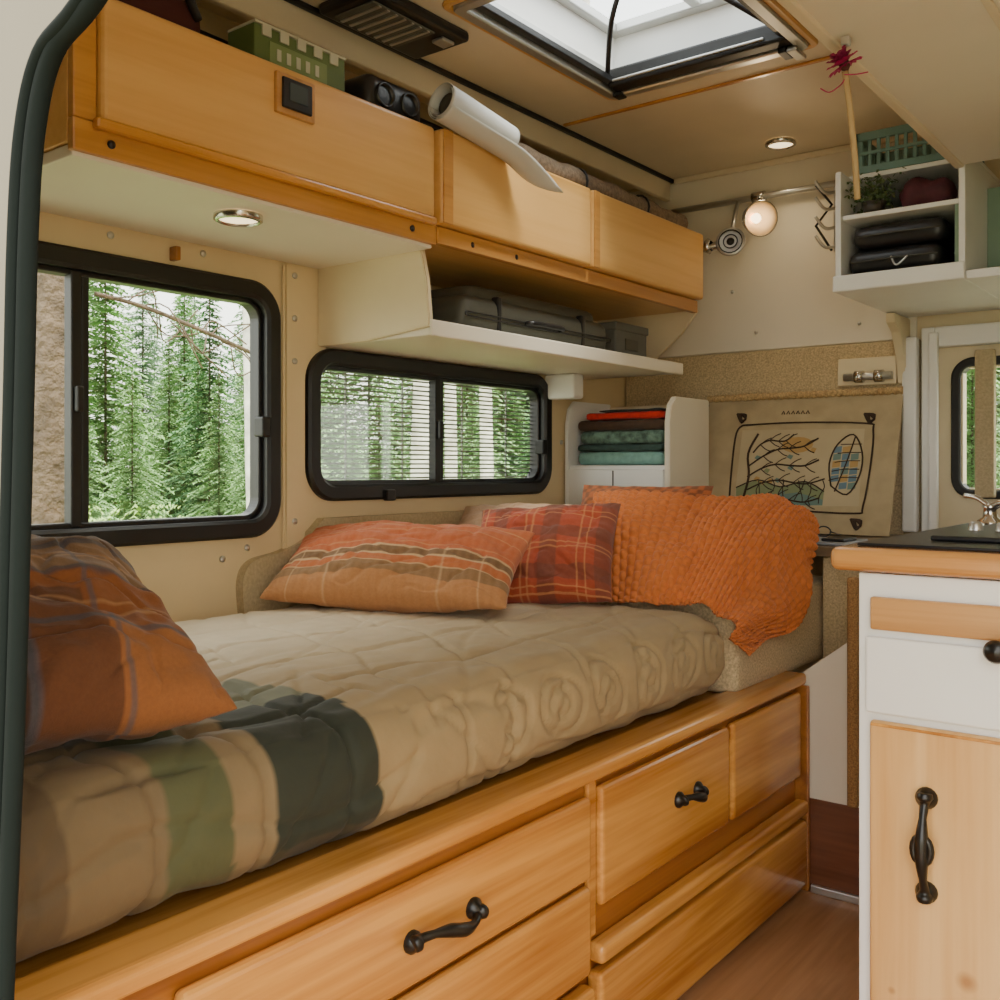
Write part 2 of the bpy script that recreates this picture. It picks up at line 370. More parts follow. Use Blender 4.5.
group('digital_thermometer',[box('wood_surround',XF+.014,XF+.026,1.405,1.515,1.975,2.065,M_drawwood,.003),box('case',XF+.024,XF+.032,1.418,1.502,1.988,2.055,M_dark,.003),box('display',XF+.031,XF+.034,1.435,1.487,2.005,2.045,mat('lcd',(.06,.08,.09),.2),.001)])
XS=-1.755
def yz(poly,y,t,m,name,bev=0): return prism(name,[(x,y,z) for x,z in poly],(0,t,0),m,bev)
side=[(XW+.002,1.553),(XW+.2,1.553)]+[(XS,1.575)]+[(XS,1.60),(XS-.01,1.70),(XS-.03,1.785),(XW+.002,1.785)]
parts=[yz(side,1.95,.018,M_cream2,'side_panel',.003),
 box('shelf_board',XW+.002,XS,1.969,3.36,1.553,1.578,M_offw,.005),
 box('front_lip',XS+.0005,XS+.010,1.95,3.36,1.548,1.592,M_offw,.004),
 box('under_bracket',XW+.004,-2.05,3.08,3.15,1.46,1.553,M_white,.01)]
group('wall_shelf',parts)
prism('cabinet_end_filler',[(XW+.01,3.45,1.60),(XW+.01,3.45,1.80),(-1.735,3.45,1.80),(-1.80,3.45,1.72),(-1.95,3.45,1.60)],(0,.015,0),M_cream2)
def suitcase():
    a=rbox('shell',-2.12,-1.80,2.15,2.93,1.580,1.70,.04,.02,M_grey)
    b=ring('seam',2.15,2.93,1.63,1.645,.006,.004,-1.80,-1.796,'x',M_dark,3,.001)
    c=boxes('ribs',[(-2.12,-1.798,2.3,2.32,1.58,1.704),(-2.12,-1.798,2.75,2.77,1.58,1.704)],M_dark,.004)
    d=sweep('handle',cat([(-1.80,2.44,1.64),(-1.775,2.46,1.64),(-1.775,2.6,1.64),(-1.80,2.62,1.64)],6),.008,M_dark)
    f=rbox('lid_bulge',-2.10,-1.82,2.2,2.88,1.66,1.735,.035,.02,M_grey)
    return group('hard_suitcase',[a,b,c,d,f])
suitcase()
group('storage_box',[box('body',-2.1,-1.82,3.0,3.22,1.580,1.69,M_grey2,.008),box('lid',-2.105,-1.815,2.995,3.225,1.685,1.715,M_grey2,.006),box('label',-1.82,-1.817,3.06,3.15,1.62,1.66,M_grey,.001)])
gb=mat('green_carton',(.10,.15,.045),.6); wl=mat('carton_white',(.50,.50,.40),.6)
group('tea_carton',[box('body',-1.86,-1.765,1.39,1.66,2.085,2.180,gb,.003),box('label',-1.765,-1.762,1.43,1.60,2.10,2.15,mat('carton_label',(.19,.26,.10),.6),.001),
  box('flap',-1.86,-1.762,1.39,1.66,2.180,2.186,wl,.001),boxes('lettering',[(-1.762,-1.7605,1.45+i*.028,1.462+i*.028,2.112,2.138) for i in range(5)],wl),
  boxes('side_stripes',[(-1.766,-1.7615,1.41+i*.05,1.435+i*.05,2.158,2.184) for i in range(5)],wl)])
group('shoulder_bag',[rbox('body',-1.98,-1.80,1.0,1.3,2.07,2.20,.05,.02,mat('dark_red_cloth',(.07,.012,.012),.8,bscale=80,bstr=.3)),sweep('strap',cat([(-1.8,1.05,2.15),(-1.77,1.12,2.2),(-1.77,1.2,2.2),(-1.8,1.27,2.15)],6),.01,M_dark)])
group('binocular_case',[rbox('body',-1.93,-1.77,1.74,1.95,2.085,2.19,.03,.015,M_dark),lathe('lens',(-1.775,1.80,2.14),(1,0,0),[(.032,-.01),(.032,.012),(.026,.012),(.024,.004),(0,.004)],M_iron),lathe('lens_2',(-1.775,1.89,2.14),(1,0,0),[(.032,-.01),(.032,.012),(.026,.012),(.024,.004),(0,.004)],M_iron)])
def proll():
    vs=[];fs=[];n=130;L=26; turns=2.4
    A=V((-1.690,1.925,2.145));B=V((-1.655,2.235,2.085)); d=(B-A).normalized(); s=d.cross(V((0,0,1))).normalized(); u=s.cross(d)
    end=-.45  # free edge faces the room and slightly down
    for k in range(L+1):
        f=k/L
        for i in range(n+1):
            t=i/n; ang=end-(1-t)*2*math.pi*turns; r=(.038+.013*t)*(1-.10*f)
            q=max(0,(t-.80)/.20)
            ext=.80+.45*q**.9
            ff=f*ext
            c=A.lerp(B,ff)
            # sheet relaxes and flattens towards its free corner
            rr=r+.006*q*f
            p=c+(s*math.cos(ang)+u*math.sin(ang))*rr
            if ff>.75: p+=V((.10,.05,-.30))*((ff-.75)**2)
            vs.append(p)
    for k in range(L):
        for i in range(n):
            a=k*(n+1)+i; fs.append((a,a+1,a+n+2,a+n+1))
    o=mkobj('sheet',vs,fs,M_paper,True); md=o.modifiers.new('s','SOLIDIFY'); md.thickness=.0012
    shade_fill=sweep('hollow_shade',[A+d*.02,A+d*.20],.030,M_grey,16)  # added dark filler stands in for the shade inside the roll
    group('paper_roll',[o,shade_fill])
proll()
matm=mat('straw_mat',(.22,.16,.11),.9,bscale=200,bstr=.8,var=.3,vscale=90)
def rolledmat(c0,c1,r,name):
    pts=[V(c0).lerp(V(c1),i/30)+V((0,0,.004*math.sin(i*.9))) for i in range(31)]
    return sweep(name,pts,[r*(1+.06*math.sin(i*1.7)) for i in range(31)],matm,14)
group('rolled_straw_mat',[rolledmat((-1.79,2.36,2.128),(-1.79,3.40,2.120),.042,'roll'),rolledmat((-1.88,2.35,2.12),(-1.88,3.38,2.12),.036,'roll_inner')]+
      [sweep('tie',[V((-1.79+.046*math.cos(a),y,2.125+.046*math.sin(a))) for a in [i*math.pi/8 for i in range(16)]],.004,M_dark,6,True) for y in(2.7,3.1)])
sweep('cable_hose',cat([(-2.12,1.0,2.3),(-2.10,1.6,2.27),(-2.12,2.2,2.29),(-2.1,2.9,2.26),(-2.12,3.5,2.3)],8),.014,M_dark)

# ---------------------------------------------------------------- PUCK LIGHTS
def puck(c,name,pw):
    c=V(c)
    a=lathe('rim',c,(0,0,-1),[(.055,0),(.055,.012),(.046,.016),(.044,.010)],M_chrome)
    b=lathe('lens',c,(0,0,-1),[(.045,.009),(.02,.012),(0,.012)],emis('lens_glow',(1,.78,.45),2.4))
    l=bpy.data.lights.new(name+'_bulb','SPOT'); l.energy=pw; l.color=(1,.78,.48); l.spot_size=2.4; l.spot_blend=1; l.shadow_soft_size=.04
    lo=bpy.data.objects.new(name+'_bulb',l); COL.objects.link(lo); lo.location=c+V((0,0,-.03))
    g=group(name,[a,b]); lo.parent=g; lo.matrix_parent_inverse=Matrix.Translation(-g.location)
puck((-1.86,1.42,1.775),'puck_light',3.0)
puck((-1.42,3.49,ZC-.001),'puck_light',4.0)

# ---------------------------------------------------------------- FAR WALL: bar + lamps
cyl('wall_rail',(-1.95,3.655,2.25),(-1.22,3.655,2.25),.012,M_alu,14)
def lamp():
    c=V((-1.505,3.50,2.125)); ax=V((.72,-.64,-.25)).normalized()
    prof=[(.012,-.085),(.03,-.08),(.050,-.048),(.060,.004),(.066,.008),(.066,.014),(.062,.014)]
    a=lathe('shade',c,ax,prof,M_chrome)
    a2=lathe('reflector',c,ax,[(.062,.013),(.056,.004),(.044,-.035),(.02,-.060),(0,-.064)],M_brass)
    b=lathe('bulb',c,ax,[(0,-.010),(.013,-.014),(.019,-.030),(.012,-.055)],emis('bulb_glow',(1,.74,.42),6.0))
    arm=sweep('arm',cat([c-ax*.08,c-ax*.09+V((0,.02,.02)),(-1.575,3.64,2.19),(-1.575,3.655,2.25)],6),.007,M_chrome)
    cl=cyl('clamp',(-1.60,3.655,2.25),(-1.55,3.655,2.25),.02,M_chrome)
    g=group('reading_lamp',[a,a2,b,arm,cl])
    l=bpy.data.lights.new('lamp_light','SPOT'); l.energy=3.0; l.color=(1,.75,.45); l.shadow_soft_size=.02; l.spot_size=2.2; l.spot_blend=.8
    lo=bpy.data.objects.new('lamp_light',l); COL.objects.link(lo); lo.location=c+ax*.02; lo.rotation_euler=(-ax).to_track_quat('Z','Y').to_euler(); lo.parent=g; lo.matrix_parent_inverse=Matrix.Translation(-g.location)
lamp()
def lamp2():
    c=V((-1.63,3.52,2.06)); ax=V((.3,-1,.1)).normalized()
    a=lathe('disc',c,ax,[(0,.0),(.02,.004),(.035,0),(.05,.006),(.056,0),(.05,-.02),(.02,-.04),(0,-.042)],M_alu)
    r2=lathe('hub',c,ax,[(0,.014),(.012,.012),(.016,0)],M_dark)
    rr=[sweep('groove',[c+ax*.006+(ax.orthogonal().normalized()*math.cos(t)+ax.cross(ax.orthogonal().normalized())*math.sin(t))*r for t in [i*math.pi/10 for i in range(20)]],.0025,M_dark,6,True) for r in(.026,.044)]
    arm=sweep('arm',cat([c-ax*.03,(-1.69,3.53,2.055),(-1.74,3.50,2.045),(-1.79,3.50,2.05)],6),.016,M_chrome)
    base=lathe('base',(-1.70,3.50,2.05),(-1,0,0),[(.02,0),(.030,.01),(.020,.03),(0,.032)],M_chrome)
    stem=sweep('stem',[(-1.66,3.655,2.25),(-1.65,3.56,2.08)],.008,M_alu)
    group('swivel_lamp',[a,r2,arm,base,stem]+rr)
lamp2()
group('folding_coat_hook',[box('plate',-1.285,-1.27,3.655,3.685,2.0,2.24,M_alu,.004)]+[sweep('hook',cat([(-1.275,3.66,z),(-1.30,3.61,z-.01),(-1.325,3.58,z+.03)],5),.006,M_alu) for z in(2.02,2.09,2.16,2.22)]+
   [sweep('cross_link',[(-1.285,3.64,2.0),(-1.33,3.60,2.09),(-1.285,3.64,2.17),(-1.33,3.60,2.24)],.005,M_dark,6)])
sc=[lathe('screw',(x,3.688,z),(0,-1,0),[(.007,0),(.007,.003),(0,.005)],M_alu,12) for x,z in[(-1.95,1.75),(-1.6,1.73),(-1.2,1.73),(-1.15,2.2),(-1.7,1.9)]]
group('panel_screws',sc)
group('wall_latch',[box('plate',-1.27,-1.06,3.655,3.672,1.50,1.60,M_cream2,.004),cyl('bar',(-1.24,3.64,1.53),(-1.07,3.64,1.53),.014,M_alu),
   cyl('collar',(-1.20,3.64,1.53),(-1.17,3.64,1.53),.022,M_chrome),cyl('collar_2',(-1.13,3.64,1.53),(-1.10,3.64,1.53),.022,M_chrome)])

# ---------------------------------------------------------------- BOOK CABINET
def bookcab():
    sp=[(3.21,.86),(3.21,1.37),(3.225,1.43),(3.26,1.462),(3.53,1.462),(3.53,.86)]
    a=prism('side_panel',[(-1.745,y,z) for y,z in sp],(.022,0,0),M_offw,.004)
    b=prism('side_panel_2',[(XW+.010,y,z) for y,z in sp],(.014,0,0),M_white,.003)
    c=boxes('shelves',[(XW+.024,-1.745,3.227,3.52,1.19,1.21),(XW+.024,-1.745,3.227,3.52,.90,.92)],M_white,.003)
    d=box('front_door',XW+.024,-1.75,3.213,3.226,.86,1.195,M_white,.004)
    d2=box('door_gap',-1.965,-1.96,3.211,3.214,.87,1.19,M_dark)
    e=box('back',XW+.024,-1.745,3.52,3.535,.86,1.45,M_cream2)
    group('shelf_cabinet',[a,b,c,d,d2,e])
bookcab()
def folded(name,z0,z1,col,xs=0,pat=None):
    m=mat(name+'_cloth',col,.85,bscale=150,bstr=.4,var=.15 if not pat else .6,vscale=50,sheen=.1)
    return rbox(name,-2.15+xs,-1.775,3.25,3.50,z0,z1,(z1-z0)*.42,.012,m,disp=lambda p,n:.004*noise.noise(p*14))
group('folded_blankets',[folded('teal_blanket',1.212,1.262,(.22,.42,.38)),folded('grey_blanket',1.264,1.290,(.04,.08,.07)),folded('mint_blanket',1.292,1.342,(.12,.20,.16),.01,1),folded('brown_blanket',1.344,1.382,(.07,.035,.02)),folded('red_folder',1.386,1.412,(.60,.02,.012),.04),folded('black_folder',1.413,1.422,(.02,.02,.02),.1)])

# ---------------------------------------------------------------- BED BASE
XB=-1.07
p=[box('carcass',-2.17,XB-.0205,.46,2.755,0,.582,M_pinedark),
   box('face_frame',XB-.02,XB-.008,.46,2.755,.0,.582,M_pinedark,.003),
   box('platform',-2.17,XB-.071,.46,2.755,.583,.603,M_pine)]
p.append(box('top_rail',XB-.07,XB+.022,.46,2.77,.583,.618,M_pine,.012,4))
def drawer(n,y0,y1,z0,z1,px=.016): return box(n,XB-.007,XB+px,y0,y1,z0,z1,M_pine,.011,3)
p+= [drawer('drawer_1',.72,1.650,.392,.555),drawer('drawer_2',.72,1.650,.205,.380),
     drawer('drawer_3',1.685,2.275,.325,.565),drawer('drawer_4',2.296,2.745,.325,.567),
     drawer('drawer_5',1.66,2.755,.02,.205,.03),drawer('drawer_6',.5,1.645,.02,.19,.03)]
p.append(box('lower_rail',XB-.007,XB+.034,1.66,2.755,.222,.262,M_pine,.012,4))
p.append(box('stile',XB-.0078,XB+.004,1.653,1.682,.27,.58,M_pine,.003))
p.append(box('end_cap',XB-.02,XB+.03,2.757,2.77,.0,.582,M_pinedark,.004))
group('bed_base',p)
def handle(name,c,ax,out,L=.17,tilt=0):
    c=V(c);ax=V(ax);out=V(out)
    sdv=ax.cross(out)
    prof=[(-.5,.014,.012),(-.46,.015,.014),(-.40,.016,.008),(-.28,.026,.0065),(-.1,.033,.011),(.1,.033,.011),(.28,.026,.0065),(.40,.016,.008),(.46,.015,.014),(.5,.014,.012)]
    pts=[c+ax*(a*L)+out*o+sdv*(.012*math.sin(a*6.0)*tilt) for a,o,_ in prof]; P=cat(pts,5)
    R=[]
    for i in range(len(P)):
        t=i/5; k=min(int(t),len(prof)-2); f=t-k; R.append(prof[k][2]*(1-f)+prof[k+1][2]*f)
    a=sweep('grip',P,R,M_iron,12)
    def disc(n,s): return lathe(n,c+ax*(s*L*.44),out,[(.018,0),(.018,.006),(.012,.012),(.006,.02),(0,.02)],M_iron,16)
    return group(name,[a,disc('post_1',-1),disc('post_2',1)])
handle('drawer_handle',(XB+.016,1.205,.467),(0,1,0),(1,0,0),.17,.8)
handle('drawer_handle',(XB+.016,2.05,.457),(0,1,0),(1,0,0),.105,.5)

# ---------------------------------------------------------------- MATTRESS
def sd(t,per): return abs((t/per)%1-.5)*per
def seam(d,w): return math.exp(-(d/w)**2)
def qdisp(p,n):
    x,y,z=p; h=0
    side=n.z<.75
    top=n.z>.25
    yy=y+.022*math.sin(x*9)+.014*math.sin(x*21+y*3)
    q=x if n.z>.7 else (-1.19+(.80-z))
    if y<1.2:
        h-=.011*seam(sd(yy+.02,.165),.0065)
        h-=.009*seam(sd(q+.03*math.sin(y*11),.13),.0065)
        h-=.006*seam(sd(q*.7+y*.9,.19),.006)
    else:
        if top:
            h-=.008*seam(sd(yy+(x+1.2)*.35,.235),.0065)
            xx=x+.02*math.sin(y*6+1)+.012*math.sin(y*15)
            h-=.008*seam(sd(xx,.20),.0065)
            h-=.005*seam(sd(x*.8+y*.55+.03*math.sin(x*8),.33),.006)
        if side:
            if y<1.5:
                h-=.011*seam(sd(yy,.14),.0065)
                h-=.008*seam(sd(q*.8-y*.8,.17),.006)
            h-=.008*seam(z-.655-.008*math.sin(y*21),.007)
    if n.z<.80 and n.z>-.4 and y>1.42 and x>-1.3:
        s=(z-.735)*.95
        per=.17; cy=(math.floor(y/per)+.5)*per; ly=y-cy
        r=math.hypot(ly,s); a=math.atan2(s,ly)
        h-=.011*seam(r-.026-.012*a/math.pi,.0050)
        h-=.011*seam(r-.060*(1+.16*math.sin(a*2+cy*9)),.0050)
        h-=.008*seam(ly-s*.5,.0045)*(1 if r<.055 else 0)
    h+=.007*noise.noise(V((x*3,y*3,z*3)))+.005*noise.noise(V((x*10,y*8,z*10)))+.0028*noise.noise(V((x*28,y*18,z*28)))
    rg=1-abs(noise.noise(V((x*4.5,y*2.6,z*4.5))))*2.2
    h-=.005*max(0,rg-.75)*4
    if side: h+=.012*math.sin((z-.6)/.22*math.pi)
    return h
tan=(.33,.24,.125);olive=(.085,.090,.038);dgreen=(.024,.030,.019);cream=(.64,.54,.38);brown=(.105,.070,.035)
def mixc(a,b,t): return tuple(a[i]*(1-t)+b[i]*t for i in range(3))
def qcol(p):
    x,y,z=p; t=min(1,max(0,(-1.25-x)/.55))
    c=mixc(tan,cream,t if y>.95 else t*.4)  # window light painted in: quilt colour pales towards the wall
    yy=y+.004*math.sin(x*20+z*14)
    if .735<yy<.835 and x>-1.75: c=olive
    elif .905<yy<1.11 and x>-1.28: c=dgreen
    elif .905<yy<1.11 and x>-1.46: c=(.17,.175,.11)
    elif .60<yy<.735: c=mixc(brown,tan,.30)
    elif yy<=.60: c=brown  # shade at the near end is painted into the quilt as darker brown
    elif .835<=yy<.905: c=mixc(tan,brown,.5)
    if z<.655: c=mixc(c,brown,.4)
    return c
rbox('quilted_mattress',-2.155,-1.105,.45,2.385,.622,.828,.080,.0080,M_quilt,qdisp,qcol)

rbox('upholstered_head_block',-2.15,-1.10,2.41,3.19,.606,.852,.02,.02,M_tweed)
p=[prism('ledge_top',[(x,y,.935) for x,y in [(-1.70,3.28),(-1.70,3.66),(-.70,3.66),(-.70,2.95)]+[(-1.12+.10*math.cos(a),3.05+.10*math.sin(a)) for a in [math.radians(270-15*i) for i in range(7)]]+[(-1.22,3.28)]],(0,0,.028),mat('ledge_laminate',(.16,.11,.065),.4)),
   box('ledge_body',-1.09,-.75,3.0,3.6,.60,.935,M_tweed,.01)]
group('head_ledge',p)
group('end_partition',[prism('white_panel',[(x,2.775,z) for x,z in[(-1.068,.262),(-.6,.262),(-.6,.86),(-.905,.86),(-.93,.72),(-1.068,.612)]],(0,.02,0),M_offw),
  box('kick_panel',-1.068,-.6,2.772,2.795,0,.262,M_kick,.002)])
box('baseboard_far',-1.035,-.6,2.757,2.771,0,.022,M_alu,.003)
M_weave=mat('woven_tape',(.36,.20,.075),.85,bscale=500,bstr=.9,var=.4,vscale=240)
rbox('woven_edge_tape',-.930,-.900,2.745,2.772,.265,.90,.008,.008,M_weave)

# ---------------------------------------------------------------- PILLOWS
def c_lumbar(a,b):
    n=.5+.5*math.sin(a*90)
    c=mixc((.44,.10,.034),(.52,.145,.052),(b+1)/2*.7)
    s=-b
    if .0<s<.03 or .7>b>.67 or .36<b<.385: c=mixc(c,(.60,.33,.16),.5)
    if .14<s<.17: c=(.55,.36,.19)
    elif .17<s<.32: c=(.18,.095,.04)
    elif .32<s<.36: c=(.55,.36,.19)
    elif .36<s<.52: c=(.44,.125,.038)
    elif .52<s<.55: c=(.55,.36,.19)
    elif .55<s<.74: c=(.24,.13,.055)
    elif s>.74: c=(.44,.20,.075)
    if abs((a*3.2)%1-.5)<.03 and s>.1: c=mixc(c,(.62,.40,.22),.5)
    return mixc(c,(.7,.38,.2),.08*n)
cushion('striped_lumbar_pillow',(-1.845,1.935,.940),(.925,.38,0),(-.33,.80,.47),.67,.34,.165,c_lumbar,M_fab,150,.010,.05,1)
def c_red(a,b):
    c=(.33,.045,.022)
    def band(t,p,w): return abs(((t+1)*p)%1-.5)<w
    if band(a,1.3,.16): c=mixc(c,(.035,.028,.028),.65)
    if band(b,1.3,.16): c=mixc(c,(.035,.028,.028),.6)
    if band(a+.35,1.3,.018) or band(a+.25,1.3,.012): c=mixc(c,(.58,.28,.11),.7)
    if band(b+.35,1.3,.018) or band(b+.25,1.3,.012): c=mixc(c,(.58,.28,.11),.7)
    return mixc(c,(.50,.12,.04),.25)
cushion('plaid_pillow',(-1.635,2.30,.958),(.93,.36,.06),(-.25,.60,.72),.42,.34,.15,c_red,M_fab,130,.010,.06,5)
cushion('cream_pillow',(-1.90,2.56,.95),(.95,.3,0),(-.2,.75,.6),.52,.38,.17,lambda a,b:(.62,.40,.26),M_fab,60,.014,.05,9)
cushion('patterned_pillow',(-1.62,2.80,.99),(1,.1,0),(-.1,.4,.85),.46,.34,.12,lambda a,b:(.45,.13,.04) if (int((a+1)*11)+int((b+1)*9))%2 else (.22,.08,.035),M_fab,60,.01,.05,12)
def c_near(a,b):
    c=(.040,.019,.011)
    if b>.05: c=(.21,.120,.062) if a>-.1 else (.12,.066,.036)
    if b>.45: c=(.115,.066,.038)
    if b>.70: c=(.20,.125,.07)
    if b<=.05 and a>.0: c=(.22,.072,.018)
    if b<-.50 and a>.0: c=(.27,.100,.028)
    if b<-.10 and a<.40 and a>.0: c=(.12,.042,.015)
    def ln(t,w,o): return abs(t-o)<w
    for o in(.05,.45,.70,-.50): 
        if ln(b,.022,o): c=mixc(c,(.05,.055,.075),.7)
    for o in(.22,.30,-.2,-.28):
        if ln(b,.014,o): c=mixc(c,(.40,.22,.10),.6)
    for o in(.0,.45,-.45):
        if ln(a,.020,o): c=mixc(c,(.07,.075,.10),.6)
    return c
cushion('plaid_throw_pillow',(-1.405,.645,.972),(.136,.97,-.05),(-.90,.13,.40),.54,.48,.205,c_near,M_fab,170,.016,.05,21)

# ---------------------------------------------------------------- KNIT BLANKET
def blanket():
    G=[ # columns left->right, rows back->front
     [(-1.74,2.84,1.02),(-1.72,2.70,1.11),(-1.64,2.56,1.06),(-1.57,2.44,.95),(-1.51,2.345,.845)],
     [(-1.57,2.84,1.04),(-1.57,2.70,1.125),(-1.51,2.56,1.08),(-1.45,2.43,.97),(-1.41,2.325,.845)],
     [(-1.38,2.86,1.04),(-1.38,2.74,1.110),(-1.34,2.58,1.06),(-1.30,2.43,.96),(-1.28,2.310,.845)],
     [(-1.24,2.90,1.05),(-1.24,2.78,1.108),(-1.22,2.60,1.06),(-1.20,2.44,.96),(-1.20,2.315,.855)],
     [(-1.14,2.94,1.06),(-1.14,2.82,1.110),(-1.13,2.66,1.07),(-1.13,2.48,.96),(-1.13,2.33,.85)],
     [(-1.085,2.94,1.03),(-1.080,2.84,1.06),(-1.080,2.70,.99),(-1.080,2.50,.88),(-1.085,2.345,.81)],
     [(-1.08,2.90,.92),(-1.068,2.82,.91),(-1.062,2.69,.84),(-1.070,2.52,.80),(-1.075,2.355,.77)],
     [(-1.085,2.88,.84),(-1.072,2.78,.77),(-1.062,2.66,.735),(-1.068,2.52,.745),(-1.072,2.385,.725)]]
    NU,NV=440,260
    def cr(P,t):
        n=len(P)-1; t=min(max(t*n,0),n-1e-6); i=int(t); f=t-i
        p0,p1,p2,p3=P[max(i-1,0)],P[i],P[i+1],P[min(i+2,n)]
        return .5*((2*p1)+(p2-p0)*f+(2*p0-5*p1+4*p2-p3)*f*f+(3*p1-p0-3*p2+p3)*f**3)
    GG=[[V(q) for q in c] for c in G]
    grid=[]
    for j in range(NV+1):
        v=j/NV; ctl=[cr(c,v) for c in GG]
        grid.append([cr(ctl,i/NU) for i in range(NU+1)])
    vs=[]
    for j in range(NV+1):
        for i in range(NU+1):
            p=grid[j][i]
            du=grid[j][min(i+1,NU)]-grid[j][max(i-1,0)]; dv=grid[min(j+1,NV)][i]-grid[max(j-1,0)][i]
            n=dv.cross(du); n.normalize()
            u=i/NU;v=j/NV
            fold=.017*math.sin((u*1.0+v*.30)*26+1.8*noise.noise(V((u*3,v*3,0))))*min(1,v*1.6)*(.25+.75*max(0,u-.30))
            fold+=.024*noise.noise(V((u*5,v*3.5,3)))*math.sin(min(1,v*3)*math.pi/2)
            rg=1-abs(noise.noise(V((u*3.5,v*3.0,9))))*2
            fold-=.016*max(0,rg-.7)*2
            cu=u*38; cv=v*22
            kn=.0115*(abs(math.sin(cu*math.pi))**.6)*(.20+.80*abs(math.sin((cv+.5*(int(cu)%2))*math.pi))**.8)
            vs.append(p+n*(fold+kn-.003))
    fs=[]
    for j in range(NV):
        for i in range(NU):
            a=j*(NU+1)+i; fs.append((a,a+NU+1,a+NU+2,a+1))
    o=mkobj('knitted_blanket',vs,fs,M_knit,True)
    md=o.modifiers.new('s','SOLIDIFY'); md.thickness=.008; md.offset=-1
    return o
blanket()
cushion('bolster_pillow',(-1.40,2.66,.95),(1,.12,0),(0,.45,.8),.50,.24,.10,lambda a,b:(.65,.5,.35),M_fab,40,.008,.05,2)

